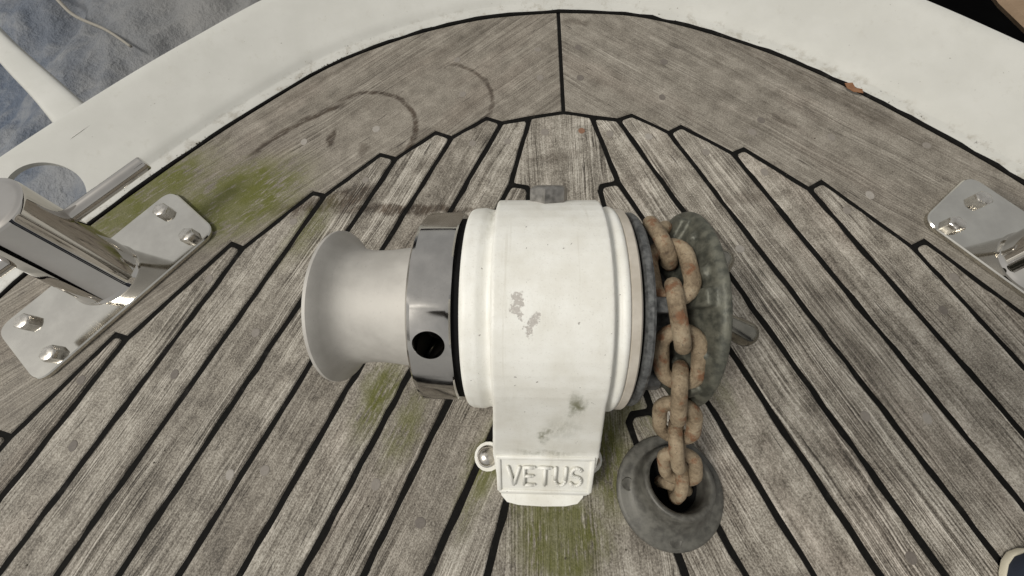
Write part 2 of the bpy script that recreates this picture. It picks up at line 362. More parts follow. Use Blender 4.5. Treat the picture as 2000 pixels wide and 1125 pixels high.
for side, T, N, mat in ((1, T_R, N_R, M_wood_r), (-1, T_L, N_L, M_wood_l)):
    f = lambda p: (side*p[0], p[1])
    for k in range(3, 10):
        xa, xb = side*seam_x(k, AFT), side*seam_x(k+1, AFT)
        add_plank([T[k], N[k], T[k+1], (xb, AFT), (xa, AFT)], mat)
    # plank between the foremost king nib and the first margin nib
    add_plank([f(KNIB[2][0]), (side*.0425, .4005), T[3], (side*seam_x(3, AFT), AFT), (side*seam_x(2, AFT), AFT)], mat, .004)
    for k in (1, 0, -1, -2, -3):
        a = KNIB[k+1]; b = KNIB[k]
        add_plank([f(a[0]), f(a[1]), f(a[2]), f(b[0]), (side*seam_x(k, AFT), AFT), (side*seam_x(k+1, AFT), AFT)], mat, .006)
kp = [(.0425, .4015), (.0045, .4100), (-.0425, .4025)]
left = []; right = []
for k in (2, 1, 0, -1, -2, -3):
    right += list(KNIB[k]); left += [(-p[0], p[1]) for p in KNIB[k]]
add_plank(kp+left+[(-.11, AFT), (.11, AFT)]+right[::-1], M_wood_k, .004, 'king_plank')
# margin boards
RIN_L = [(.0055, .6095), (-.0989, .6026), (-.1862, .5818), (-.2556, .5552), (-.3437, .5082), (-.4358, .4307), (-.507, .3624), (-.5888, .2743), (-.644, .208), (-.6890, .1470), (-.755, .03), (-.81, -.1), (-.86, -.26), (-.90, -.45), (-.92, -.62)]
RIN_R = [(.0055, .6095), (.1072, .5994), (.1819, .5757), (.2452, .5458), (.3049, .512), (.3657, .4681), (.4214, .4213), (.4721, .3733), (.5188, .3269), (.5608, .2799), (.635, .185), (.705, .06), (.765, -.08), (.82, -.25), (.86, -.45), (.88, -.62)]
def sm2(pts, n=4): return [(p.x, p.y) for p in smooth_path([(x, y, 0) for x, y in pts], n)]
inL, inR = sm2(RIN_L), sm2(RIN_R)
mL = inL+[(-.80, -.62), (-.742, -.30)]+[q for k in range(10, 2, -1) for q in (N_L[k], T_L[k])]+[(-.0425, .4025), (.0045, .4100)]
mL = [q for q in mL]
# order along the nib line going forward: T then N seen from outboard
def nibline(T, N):
    out = []
    for k in range(10, 2, -1): out += [N[k], T[k]]
    return out
mR = inR+[(.79, -.62), (.736, -.30)]+nibline(T_R, N_R)+[(.0425, .4015), (.0045, .4100)]
for nm, poly, mat in (('margin_board', mL, M_wood_ml), ('margin_board', mR, M_wood_mr)):
    p = inset(poly, SEAM*.42); bm = bmesh.new(); slab(bm, p, -.012, .0001, .0010); o = mesh_obj(nm, bm, mat, deck); planks.append((o, p, .0001))
# caulking: one sheet under the planks that fills every seam
bm = bmesh.new(); c = inL[::-1]+inR[1:]
bm.faces.new([bm.verts.new((x, y, -.0011)) for x, y in c])
mesh_obj('caulking', bm, M_caulk, deck)
# sealant bead between the margin boards and the rail
bm = bmesh.new(); path = [(x, y, -.0005+random.uniform(-.0005, .0008)) for x, y in (inL[::-1]+inR[1:])]
tube(bm, path, [.0030*random.uniform(.75, 1.25) for _ in path], 8); mesh_obj('sealant_bead', bm, M_caulk, deck, 60)
# wooden plugs over the screws
PLUGS = [(0.0316, 0.531, 1), (0.031, 0.4714, 1), (0.1538, 0.4972, 1), (0.1422, 0.4312, 1), (-0.0225, 0.3759, 0), (0.0274, 0.3769, 3), (-0.0732, 0.3619, 0), (0.0647, 0.3706, 0), (0.1157, 0.364, 2), (0.1866, 0.337, 0), (0.2521, 0.3675, 0), (0.2676, 0.3867, 1), (-0.2554, 0.3883, 2), (-0.3538, 0.3693, 2), (-0.1373, 0.4468, 0), (-0.1486, 0.5136, 0), (-0.1203, 0.3599, 0), (-0.2596, 0.3044, 0), (-0.3444, 0.2443, 0), (-0.4333, 0.1676, 0), (-0.5461, 0.0489, 1), (-0.5289, -0.019, 1), (-0.4413, 0.0546, 1), (-0.1554, -0.087, 1), (-0.2026, -0.0541, 0), (-0.3179, -0.0419, 0), (-0.353, -0.0458, 2), (0.2542, 0.3042, 0), (0.3396, 0.2464, 0), (0.4322, 0.1577, 0), (0.4058, 0.1195, 1), (0.3733, 0.2673, 2), (0.3517, 0.3561, 0), (0.4666, 0.3396, 0), (0.2023, 0.1972, 2), (0.3491, 0.0073, 2), (0.2894, 0.0094, 0), (-0.0263, 0.4736, 0), (-0.0286, 0.5294, 0), (0.2929, -0.1119, 1), (-0.3013, 0.1062, 0), (-0.3598, 0.1008, 0)]
bm = bmesh.new(); lathe(bm, [(-.003, .0052), (.0000, .0052), (.00035, .0048)], 18, False, 'z'); bmesh.ops.recalc_face_normals(bm, faces=bm.faces[:])
plug_me = []
for m in M_plug:
    me = bpy.data.meshes.new('plug'); bm.to_mesh(me); me.materials.append(m); plug_me.append(me)
bm.free()
for x, y, t in PLUGS:
    for o, p, dz in planks:
        if inside((x, y), p):
            q = bpy.data.objects.new('plug', plug_me[t]); COL.objects.link(q); q.parent = o; q.location = (x, y, dz); q.scale = (random.uniform(.85, 1.1), random.uniform(.9, 1.15), 1); break

# ------------------------------------------------------------------ white bulwark rail, hull, strut
rail = thing('bulwark_rail', 'wide white painted bulwark rail curving round the bow beyond the planks', 'rail', (0, .6, 0))
RL = Matrix.Translation((0, -.6, 0))
def rail_child(name, bm, mat, smooth=None, parent=None):
    for v in bm.verts: v.co.y -= .6
    return mesh_obj(name, bm, mat, parent or rail, smooth)
line = inL[::-1]+inR[1:]; nL = len(inL)
def rail_sweep(bm, prof_fn, closed=True):
    rings = []
    for i, (x, y) in enumerate(line):
        a = Vector(line[max(i-1, 0)]); b = Vector(line[min(i+1, len(line)-1)]); t = (b-a).normalized(); nrm = Vector((-t.y, t.x))
        f = min(max((i-nL+1)/40+.5, 0), 1); wd = .125+(.147-.125)*f
        rings.append([(x+nrm.x*o, y+nrm.y*o, z) for o, z in prof_fn(wd)])
    loft(bm, rings)
bm = bmesh.new()
def rail_prof(W):
    top = [(.0015, .0012), (.003, .0024), (.0150, .0032), (.0175, .0042), (.0215, .0085), (.030, .0130), (.055, .0205), (W*.62, .0300), (W-.020, .0415), (W-.010, .0440), (W-.004, .0432), (W-.0005, .0395), (W, .034), (W-.001, .020)]
    return top+[(W-.006, .020), (W-.007, .034), (W-.012, .0375), (W-.022, .0355), (W*.62, .0240), (.055, .0135), (.036, .0065), (.022, -.001), (.0015, -.004)]
rail_sweep(bm, rail_prof)
ro = rail_child('rail_cap', bm, M_rail)
cb = bmesh.new(); lathe(cb, [(-.06, .041), (.09, .041)], 64, False, 'z', (-.658, .277-.6, 0)); bmesh.ops.recalc_face_normals(cb, faces=cb.faces[:])
cut(ro, cb); ro.data.set_sharp_from_angle(angle=R(35))
bm = bmesh.new(); rail_sweep(bm, lambda W: [(.010, -.004), (-.010, -.30), (-.06, -1.1), (-.10, -1.1), (-.04, -.30), (-.005, -.0045)])
s = NT('hull_paint'); M_hull = s.done(s.mix(s.noise(s.P, 8, 4), (.004, .005, .008), (.009, .010, .014)), .5)
rail_child('hull_side', bm, M_hull, 40)
# outrigger bar that leaves the rail on the port side
bm = bmesh.new(); e1 = [(-1.12, .79), (-.985, .680), (-.8945, .6021), (-.7903, .5202), (-.700, .4490), (-.664, .4200)]; e2 = [(-1.07, .70), (-.935, .590), (-.8547, .5200), (-.7898, .4640), (-.731, .4080), (-.701, .3760)]
KS = .38/.415; e1 = [(-.0533+(x+.0533)*KS, y*KS) for x, y in e1]; e2 = [(-.0533+(x+.0533)*KS, y*KS) for x, y in e2]
A = smooth_path([(x, y, .0235) for x, y in e1], 5); B = smooth_path([(x, y, .0235) for x, y in e2], 5); rings = []
for a, b in zip(A, B):
    d = b-a; L = d.length; d.normalize(); c = (a+b)/2; ring = []
    for k in range(20):
        t = 2*math.pi*k/20; ct, st = math.cos(t), math.sin(t)
        ring.append(c+d*(L/2*math.copysign(abs(ct)**.55, ct))+Vector((0, 0, .002+.0105*math.copysign(abs(st)**.55, st))))
    rings.append(ring)
loft(bm, rings); rail_child('side_strut', bm, M_rail, 50)

# ------------------------------------------------------------------ surroundings below the boat
s = NT('dark_ground'); n1 = s.noise(s.P, 6, 6, .6); s.bump(n1, .4, .01); M_ground = s.done(s.mix(n1, (.0012, .0012, .0013), (.003, .003, .003)), .95, None, **{'Specular IOR Level': 0.0})
bm = bmesh.new(); bm.faces.new([bm.verts.new(p) for p in ((-300, -300, -1.3), (300, -300, -1.3), (300, 300, -1.3), (-300, 300, -1.3))])
tag(mesh_obj('ground', bm, M_ground), kind='structure')
s = NT('tarpaulin_cloth'); n1 = s.noise(s.vm('MULTIPLY', s.P, (5, 2.2, 3)), 1, 5, .6, .5); n2 = s.noise(s.P, 13, 6, .65); n3 = s.noise(s.P, 400, 2)
col = s.mix(s.mr(s.math('ADD', s.math('MULTIPLY', n1, .6), s.math('MULTIPLY', n2, .4)), .38, .62), (.045, .070, .115), (.20, .21, .225))
geo = s.n('ShaderNodeSeparateXYZ'); s.put(geo.inputs[0], s.P); col = s.mix(s.mr(s.math('SUBTRACT', geo.outputs[0], s.math('MULTIPLY', geo.outputs[1], -.6)), -1.5, -.3), col, s.mix(n2, (.13, .132, .132), (.21, .205, .195)))
s.bump(s.math('ADD', n2, s.math('MULTIPLY', n1, .6)), .8, .03); M_tarp = s.done(col, .6)
bm = bmesh.new(); NX = 150
from mathutils import noise as mn
def tz(x, y): return -.58+.035*(1-2*abs(mn.noise(Vector((x*2.6+y*.9, y*1.5-x*.5, 3)))))+.022*(1-2*abs(mn.noise(Vector((x*6.5-y*1.5, y*3.4+x, 1)))))+.05*mn.noise(Vector((x*3.1, y*1.3, 0)))+.02*mn.noise(Vector((x*7, y*3.1, 5)))+.018*abs(mn.noise(Vector((x*9+y*4, y*6-x*3, 9))))
G = [[bm.verts.new((-3.4+2.85*i/NX, .0+3.4*j/NX, tz(-3.4+2.85*i/NX, 3.4*j/NX))) for j in range(NX+1)] for i in range(NX+1)]
for i in range(NX):
    for j in range(NX): bm.faces.new((G[i][j], G[i+1][j], G[i+1][j+1], G[i][j+1]))
tp = mesh_obj('tarpaulin', bm, M_tarp, None, 180)
tag(tp, 'wrinkled blue-grey tarpaulin spread out below the left side of the bow', 'tarpaulin')
s = NT('pale_rope'); n1 = s.noise(s.P, 120, 4); s.bump(n1, .5, .002); M_rope = s.done(s.mix(n1, (.20, .185, .155), (.30, .28, .24)), .8)
bm = bmesh.new(); pts = smooth_path([(-2.4, 1.86), (-2.0, 1.62), (-1.772, 1.4875), (-1.58, 1.35), (-1.392, 1.2362), (-1.25, 1.17)] and [(x, y, -.500+.008*math.sin(x*9)) for x, y in [(-2.5, 2.02), (-2.1, 1.70), (-1.82, 1.53), (-1.68, 1.41), (-1.53, 1.33), (-1.40, 1.235)]], 8)
tube(bm, pts, [.0085*(1-.5*i/len(pts)) for i in range(len(pts))], 8)
tag(mesh_obj('mooring_rope', bm, M_rope, None, 180), 'thin pale rope lying across the blue-grey tarpaulin', 'rope')
# timber beam beyond the starboard rail
s = NT('brown_timber'); n1 = s.noise(s.vm('MULTIPLY', s.P, (3, 40, 40)), 1, 5, .6); s.bump(n1, .5, .004); M_beam = s.done(s.mix(n1, (.14, .09, .05), (.28, .20, .13)), .8)
bm = bmesh.new(); rings = []
bdir = Vector((.20, -1, 0)).normalized(); bn = Vector((1, .20, 0)).normalized()
for t in [i/30*2.4-1.2 for i in range(31)]:
    c = Vector((1.360, .99, -.315))+bdir*t; ring = []
    for k in range(16):
        a = 2*math.pi*k/16; ca, sa = math.cos(a), math.sin(a)
        ring.append(c+bn*(.145*math.copysign(abs(ca)**.6, ca)+.012*mn.noise(Vector((t*9, (ca > 0)*4., 0))))+Vector((0, 0, .018*math.copysign(abs(sa)**.6, sa))))
    rings.append(ring)
loft(bm, rings); tag(mesh_obj('timber_beam', bm, M_beam, None, 40), 'tan brown timber lying beyond the black gap at the upper right', 'timber')

# ------------------------------------------------------------------ bollards: base plate, post, cross pin, hex bolts
def hexbolt(name, parent, loc, rot=0.0, af=.0168, hgt=.0080, mat=None, M=None):
    bm = bmesh.new(); r = af/math.sqrt(3); rings = []
    for z, k, circ in ((0, 1, 0), (hgt*.82, 1, 0), (hgt*.93, .95, .6), (hgt, .84, 1)):
        ring = []
        for i in range(24):
            a = 2*math.pi*i/24; m = (a % (math.pi/3))-math.pi/6; hexr = (af/2)/math.cos(m); rr = hexr*(1-circ)+(af/2)*circ
            ring.append((rr*k*math.cos(a+rot), rr*k*math.sin(a+rot), z))
        rings.append(ring)
    loft(bm, rings)
    if M is not None: bm.transform(M)
    else: bmesh.ops.translate(bm, verts=bm.verts, vec=loc)
    return mesh_obj(name, bm, mat or M_bolt, parent, 30)
def bollard(side, label, center, bolts):
    root = thing('mooring_bollard', label, 'bollard', (center[0], center[1], 0), 0, 'steel bollards either side of the bow')
    cx, cy = center; a = R(51.2 if side < 0 else 128.8); ex = Vector((math.cos(a), math.sin(a), 0)); ey = Vector((-ex.y, ex.x, 0))
    L, Wd = .1205, .049
    poly = fillet([tuple((ex*sx*L+ey*sy*Wd).xy) for sx, sy in ((-1, -1), (1, -1), (1, 1), (-1, 1))], .018, 20, 8)
    bm = bmesh.new(); slab(bm, poly, .0008, .0062, .0012); mesh_obj('base_plate', bm, M_plate, root, 30)
    for i, (bx, by) in enumerate(bolts):
        w_ = bmesh.new(); hexbolt('bolt', root, (bx-cx, by-cy, .0062), .4+i*.7)
        w_.free()
    # post: thin-walled tube with a welded cap
    px, py = (-.0065 if side < 0 else -.011), .004; TOP = Vector((.006*side, .024))
    bm = bmesh.new(); r0, r1, hz = .0375, .0345, .121
    lathe(bm, [(.0062, r0+.0022), (.0085, r0+.0012), (.0105, r0), (hz-.004, r1), (hz-.0015, r1-.0008), (hz-.0012, r1-.0030), (hz-.0004, r1-.0042), (hz, r1-.007)], 64, False, 'z', (px, py, 0))
    for v in bm.verts: v.co.x += TOP.x*v.co.z/hz; v.co.y += TOP.y*v.co.z/hz
    mesh_obj('post', bm, M_chrome, root, 30)
    bm = bmesh.new(); d = Vector((.66, .75, 0)) if side < 0 else Vector((-.66, .75, 0)); o = Vector((px+TOP.x*.66, py+TOP.y*.62, .0745))
    tube(bm, [o-d*.115, o-d*.1135, o+d*(.1235 if side < 0 else .0815), o+d*(.125 if side < 0 else .083)], [.0065, .0078, .0078, .0065], 24); mesh_obj('cross_pin', bm, M_chrome, root, 40)
    return root
bollard(-1, 'polished steel bollard with cross pin on a bolted plate left of the windlass', (-.551, .168), [(-.5108, .2575), (-.4668, .2217), (-.6277, .1137), (-.5813, .0766)])
bollard(1, 'polished steel bollard on a bolted plate cut by the right edge of the picture', (.531, .166), [(.4890, .2525), (.4465, .2195), (.6077, .1137), (.5613, .0766)])

# ------------------------------------------------------------------ the anchor windlass (local frame: x along the shaft, origin on deck under the shaft)
WY = R(-1.15)
wl = thing('anchor_windlass', 'white anchor windlass with steel drum at left and chain wheel at right', 'windlass', (-.0354, .0957, 0), WY)
AZ = .105
# body casting: two drums and the saddle leg fused into one casting
bm = bmesh.new()
lathe(bm, [(-.0590, .066), (-.0608, .0785), (-.0600, .0812), (-.0570, .0826), (-.0490, .0832), (-.0455, .0822), (-.0430, .0815), (-.0405, .0816), (-.0390, .0838), (.0390, .0840), (.0405, .0822), (.0430, .0822), (.0450, .0832), (.0470, .0842), (.0485, .0842), (.0508, .0828), (.0512, .080), (.0505, .066)], 128, False, 'x', (0, 0, AZ))
RB = .0893; prof = [(-.1545, .0), (-.1560, .010), (-.1555, .0185), (-.1525, .0235), (-.1205, .0575), (-.1165, .0635)]
for i in range(25):
    ph = R(67-i*(67+95)/24); prof.append((-RB*math.sin(ph), AZ+RB*math.cos(ph)))
prof += [(.080, .05), (.082, 0)]
rings = []
nP = len(prof)
for sx, shk in ((-1, .30), (-1, .985), (-.97, 1), (0, 1), (.97, 1), (1, .985), (1, .30)):
    ring = []
    for (y, z) in prof:
        TL = ((0, .038, .040), (.023, .0405, .0432), (.058, .0445, .0478), (.10, .0412, .0445), (.14, .0392, .0402), (.30, .0385, .0385)); k = 1
        for q0, q1 in zip(TL[:-1], TL[1:]):
            if q0[0] <= z <= q1[0]: fq = (z-q0[0])/(q1[0]-q0[0]); hw = (q0[1]*(1-fq)+q1[1]*fq) if sx < 0 else (q0[2]*(1-fq)+q1[2]*fq)
        cy, cz = -.03, AZ*.8; sh = shk; hw = .0415 if shk < .5 else hw
        ring.append((sx*hw, cy+(y-cy)*sh, cz+(z-cz)*sh))
    rings.append(ring)
loft(bm, rings)
body = mesh_obj('housing', bm, M_white, wl)
m = body.modifiers.new('r', 'REMESH'); m.mode = 'VOXEL'; m.voxel_size = .0011; m.use_smooth_shade = True
m = body.modifiers.new('s', 'SMOOTH'); m.factor = .5; m.iterations = 4
body.parent = None; apply_mods(body); body.parent = wl; body.data.shade_smooth()
if not body.data.materials: body.data.materials.append(M_white)
# base flange with bolt ears
bm = bmesh.new(); ear = []
half = [(0.0, -.1665), (.022, -.1658), (.033, -.1635), (.0385, -.158), (.0405, -.150), (.0425, -.1415)]
ec = (.0525, -.1245); ea = [(ec[0]+.0135*math.cos(R(a)), ec[1]+.0135*math.sin(R(a))) for a in range(-125, 130, 20)]
half += ea+[(.043, -.105), (.0415, -.05), (.0415, .03)]
ec2 = (.0525, .060); half += [(ec2[0]+.0135*math.cos(R(a)), ec2[1]+.0135*math.sin(R(a))) for a in range(-125, 130, 20)]+[(.036, .085), (0, .087)]
poly = [(x-.0075 if x > .044 else x, y) for x, y in half]+[(-x, y) for x, y in half[::-1] if abs(x) > 1e-6]
slab(bm, poly, .0008, .0105, .0022); fl = mesh_obj('base_flange', bm, M_white, wl, 35)
for sx in (-1, 1):
    for (x, y) in ((.0535, -.1245), (.0535, .060)):
        bm = bmesh.new(); lathe(bm, [(.0105, .0100), (.0118, .0101), (.0125, .0088), (.0145, .0086), (.0172, .0072), (.0190, .0042), (.0196, .001)], 32, False, 'z', (sx*x-(.0075 if sx > 0 else 0), y, 0))
        mesh_obj('cap_bolt', bm, M_bolt, fl, 50)
# raised name frame and letters on the sloping foot
pa, pb = Vector((0, -.1530, .0228)), Vector((0, -.1200, .0580)); e2 = (pb-pa).normalized(); e1 = Vector((1, 0, 0)); e3 = e1.cross(e2).normalized(); PL = (pb-pa).length
if e3.z < 0: e3 = -e3
PM = Matrix((e1, e2, e3)).transposed()
bm = bmesh.new(); FH = .0030
for c, sz in (((.0015, PL-.0018), (.0860, .0042)), ((.0015, .0020), (.0830, .0040)), ((-.0395, PL/2), (.0042, PL-.0045)), ((.0425, PL/2), (.0042, PL-.0045))):
    box(bm, pa+e1*c[0]+e2*c[1]+e3*.0002, (sz[0], sz[1], FH), PM, .0012)
mesh_obj('name_frame', bm, M_white, wl, 50)
def arcpts(cx, cy, rx, ry, a0, a1, n=8): return [(cx+rx*math.cos(R(a0+(a1-a0)*i/n)), cy+ry*math.sin(R(a0+(a1-a0)*i/n))) for i in range(n+1)]
GLY = {'V': [[(0, 1), (.5, 0), (1, 1)]], 'E': [[(.92, 1), (.05, 1), (.05, 0), (.95, 0)], [(.05, .52), (.8, .52)]], 'T': [[(0, 1), (1, 1)], [(.5, 1), (.5, 0)]],
       'U': [[(.05, 1), (.05, .35)]+arcpts(.5, .33, .45, .33, 180, 360)[0:]+[(.95, .35), (.95, 1)]],
       'S': [arcpts(.5, .76, .44, .24, 25, 270, 10)+arcpts(.5, .26, .46, .26, 90, -155, 10)[1:]]}
LW, LH, GAP = .0100, .0230, .0038; x0 = -(5*LW+4*GAP)/2+.0012
for i, ch in enumerate('VETUS'):
    bm = bmesh.new()
    for st in GLY[ch]:
        P = [pa+e1*(x0+i*(LW+GAP)+gx*LW)+e2*(.0125+gy*LH)+e3*.0016 for gx, gy in st]
        for a, b in zip(P[:-1], P[1:]): tube(bm, [a, b], .00150, 10)
        for p in P:
            bmesh.ops.create_icosphere(bm, subdivisions=2, radius=.00150, matrix=Matrix.Translation(p))
    mesh_obj('letter', bm, M_white, wl, 180)
# hex filler plug at the back of the saddle
ph = R(37); dirv = Vector((0, math.cos(ph), math.sin(ph))); Mq = Matrix.Translation(Vector((.001, 0, AZ))+dirv*.0872) @ dirv.to_track_quat('Z', 'X').to_matrix().to_4x4()
bm = bmesh.new(); fp = hexbolt('filler_plug', wl, None, -.26, .0265, .0135, M_plugbolt, Mq); bm.free()
# warping drum
bm = bmesh.new()
lathe(bm, [(-.1700, .030), (-.1725, .050), (-.1752, .0600), (-.1752, .0632), (-.1742, .0645), (-.1720, .0645), (-.1695, .0625), (-.1660, .0580), (-.1620, .0535), (-.1570, .0502), (-.150, .0484), (-.141, .0479), (-.130, .0484), (-.118, .0498), (-.106, .0518), (-.0965, .0540), (-.0945, .0540)], 128, False, 'x', (0, 0, AZ))
dr = mesh_obj('warping_drum', bm, M_drum, wl, 35)
bm = bmesh.new(); lathe(bm, [(-.1695, .018), (-.178, .0175), (-.180, .0155), (-.1802, .001)], 40, False, 'x', (0, 0, AZ)); mesh_obj('end_cap', bm, M_bolt, dr, 30)
# clutch ring with spanner hole
bm = bmesh.new()
lathe(bm, [(-.0975, .045), (-.0975, .0745), (-.0955, .0778), (-.0930, .0793), (-.0700, .0796), (-.0672, .0790), (-.0662, .0775), (-.0662, .072), (-.0675, .0705), (-.0675, .045)], 160, True, 'x', (0, 0, AZ))
for v in bm.verts:       # eight milled flats with the corners turned round
    yy, zz = v.co.y, v.co.z-AZ; rr = math.hypot(yy, zz)
    if rr > .0735:
        dth = ((math.atan2(zz, yy)-R(25)) % R(45))-R(22.5); ap = .0768/math.cos(dth); k = min(1, ap/rr); v.co.y *= k; v.co.z = AZ+zz*k
cr = mesh_obj('clutch_ring', bm, M_ring, wl)
ha = R(127); hd = Vector((0, math.cos(ha), math.sin(ha)))
cb = bmesh.new(); Mh = Matrix.Translation(Vector((-.0812, 0, AZ))+hd*.060) @ hd.to_track_quat('Z', 'X').to_matrix().to_4x4()
lathe(cb, [(-.030, .0104), (.0172, .0104), (.0215, .0130)], 40, False, 'z'); cb.transform(Mh); bmesh.ops.recalc_face_normals(cb, faces=cb.faces[:])
cut(cr, cb)
ha2 = R(127+180); cr.data.set_sharp_from_angle(angle=R(18))
bm = bmesh.new(); lathe(bm, [(-.0680, .058), (-.0680, .0745), (-.0590, .0745), (-.0590, .058)], 96, True, 'x', (0, 0, AZ)); mesh_obj('recess_shade_ring', bm, M_black, wl, 40)  # black ring paints the shade in the recess between clutch ring and housing
# gasket and chain wheel
bm = bmesh.new(); lathe(bm, [(.0500, .060), (.0500, .0800), (.0520, .0822), (.0572, .0824), (.0585, .0810), (.0585, .060)], 128, True, 'x', (0, 0, AZ)); mesh_obj('gasket_ring', bm, M_beige, wl, 30)
bm = bmesh.new(); lathe(bm, [(.0580, .030), (.0580, .0765), (.0625, .0765), (.0625, .030)], 96, True, 'x', (0, 0, AZ)); mesh_obj('wheel_gap_shade', bm, M_black, wl, 40)  # shaded gap before the chain wheel, painted as a black ring
gy = wl
bm = bmesh.new(); n = 96; rings = []
for (x, r_) in ((.0615, .030), (.0612, .0770), (.0625, .0792), (.0660, .0796), (.0678, .0786), (.0688, .070), (.0715, .052), (.0760, .036), (.0960, .034), (.0960, .030)):
    rings.append([(x, 0, 0, r_)])
lathe(bm, [(p[0][0], p[0][3]) for p in rings], 96, True, 'x', (0, 0, AZ))
for i in range(6):     # driving teeth on the inner cheek
    a = R(45+60*i); d = Vector((0, math.cos(a), math.sin(a))); Mx = Matrix((Vector((1, 0, 0)), d.cross(Vector((1, 0, 0))), d)).transposed()
    box(bm, Vector((.0745, 0, AZ))+d*.059, (.018, .011, .022), Mx, .002)
gl = mesh_obj('chain_wheel', bm, M_gypdark, wl, 30)
bm = bmesh.new()
lathe(bm, [(.0945, .030), (.0915, .0360), (.0960, .0500), (.1040, .0660), (.1085, .0770), (.1110, .0797), (.1145, .0803), (.1160, .0785), (.1150, .066), (.1180, .045), (.1190, .030)], 128, True, 'x', (0, 0, AZ))
for i in range(6):
    a = R(41+60*i); d = Vector((0, math.cos(a), math.sin(a)))
    cone = (Vector((.0105, 0, 0))+d*.028).normalized(); t = d.cross(Vector((1, 0, 0))).normalized(); nn = cone.cross(t).normalized()
    Mx = Matrix((nn, t, cone)).transposed(); box(bm, Vector((.0995, 0, AZ))+d*.0625, (.0075, .013, .030), Mx, .002)
for i in range(9):    # broad uneven cast ridges on the flared cheek
    a = R(12+40*i+random.uniform(-8, 8)); d = Vector((0, math.cos(a), math.sin(a))); cone = (Vector((.0105, 0, 0))+d*.028).normalized(); t = d.cross(Vector((1, 0, 0))).normalized(); nn = cone.cross(t).normalized()
    Mx = Matrix((nn, t, cone)).transposed() @ Matrix.Rotation(random.uniform(-.35, .35), 3, 'X'); box(bm, Vector((.1012, 0, AZ))+d*.0605, (random.uniform(.0028, .0042), random.uniform(.004, .008), .024), Mx, .001)
ck = mesh_obj('wheel_cheek', bm, M_gyp, None, 35)
m = ck.modifiers.new('r', 'REMESH'); m.mode = 'VOXEL'; m.voxel_size = .0013; m.use_smooth_shade = True
m = ck.modifiers.new('s', 'SMOOTH'); m.factor = .5; m.iterations = 2
apply_mods(ck); ck.parent = gl; ck.data.shade_smooth(); tag(ck, 'green-grey flared outer cheek of the chain wheel')
if not ck.data.materials: ck.data.materials.append(M_gyp)
# clutch nut with two lever arms outside the chain wheel
bm = bmesh.new(); lathe(bm, [(.1180, .001), (.1180, .026), (.1230, .028), (.1340, .027), (.1370, .023), (.1375, .001)], 48, True, 'x', (0, 0, AZ)); cn = mesh_obj('clutch_nut', bm, M_bolt, wl, 30)
wi = Matrix.Rotation(-WY, 3, 'Z')
def toL(p): return wi @ (Vector(p)-Vector((-.0354, .0957, 0)))
for tip in ((.1485, .0750, .076), (.1375, .1540, .078), (.135, .075, .030)):
    T_ = toL(tip); B_ = Vector((.128, 0, AZ)); dd = (T_-B_).normalized(); bm = bmesh.new()
    tube(bm, [B_, B_.lerp(T_, .55), T_-dd*.012, T_-dd*.006, T_-dd*.002, T_], [.0085, .0095, .0116, .0114, .0090, .0015], 24); mesh_obj('lever_arm', bm, M_lever, cn, 50)

# ------------------------------------------------------------------ chain
ch = thing('anchor_chain', 'rusty tan anchor chain running over the chain wheel into the deck pipe', 'chain', (.053, .093, 0))
d_ = .0113; pitch = .0318; RC = .0615
W0 = Vector((.0515, .0935, AZ))
path = []
for i in range(60):
    ph = R(-150+i*(150+48)/59); xx = .0500+.006*max(0, (ph-R(10)))/R(38) if ph > R(10) else .0500
    path.append(Vector((xx, W0.y-RC*math.sin(ph), W0.z+RC*math.cos(ph))))
a = path[-1]; end = [Vector((.0605, .0225, .1225)), Vector((.0665, -.0010, .0905)), Vector((.0765, -.0245, .0600)), Vector((.0845, -.0425, .0330)), Vector((.0880, -.0530, .003)), Vector((.0885, -.056, -.03)), Vector((.0885, -.056, -.10))]
tail = smooth_path([a]+end, 10)[1:]
path += tail
cum = [0]
for p, q in zip(path[:-1], path[1:]): cum.append(cum[-1]+(q-p).length)
def at(sv):
    for i in range(len(cum)-1):
        if cum[i+1] >= sv:
            f = (sv-cum[i])/(cum[i+1]-cum[i]); return path[i].lerp(path[i+1], f), (path[i+1]-path[i]).normalized()
    return path[-1], (path[-1]-path[-2]).normalized()
bm = bmesh.new(); rad = d_/2; hl = pitch/2-d_*.02; wr = .0125; pts = []
for k in range(12): a_ = -math.pi/2+math.pi*k/11; pts.append(Vector((hl-wr+rad+wr*math.cos(a_)*1.0, wr*math.sin(a_), 0)))
for k in range(12): a_ = math.pi/2+math.pi*k/11; pts.append(Vector((-(hl-wr+rad)+wr*math.cos(a_), wr*math.sin(a_), 0)))
rings = []
for i, p in enumerate(pts):
    t = (pts[(i+1) % 24]-pts[i-1]).normalized(); nrm = Vector((t.y, -t.x, 0))
    rings.append([p+nrm*rad*math.cos(2*math.pi*k/14)+Vector((0, 0, rad*math.sin(2*math.pi*k/14))) for k in range(14)])
V = [[bm.verts.new(p) for p in r] for r in rings]
for i in range(24):
    A_, B_ = V[i], V[(i+1) % 24]
    for k in range(14): bm.faces.new((A_[k], A_[(k+1) % 14], B_[(k+1) % 14], B_[k]))
bmesh.ops.recalc_face_normals(bm, faces=bm.faces[:]); link_me = bpy.data.meshes.new('link'); bm.to_mesh(link_me); bm.free(); link_me.materials.append(M_chain); link_me.shade_smooth()
s3 = None
for i in range(60):    # arc length where the chain sits 20 degrees in front of the wheel's crest
    if abs((-150+i*198/59)-20) < 2: s3 = cum[i]
idx = -5
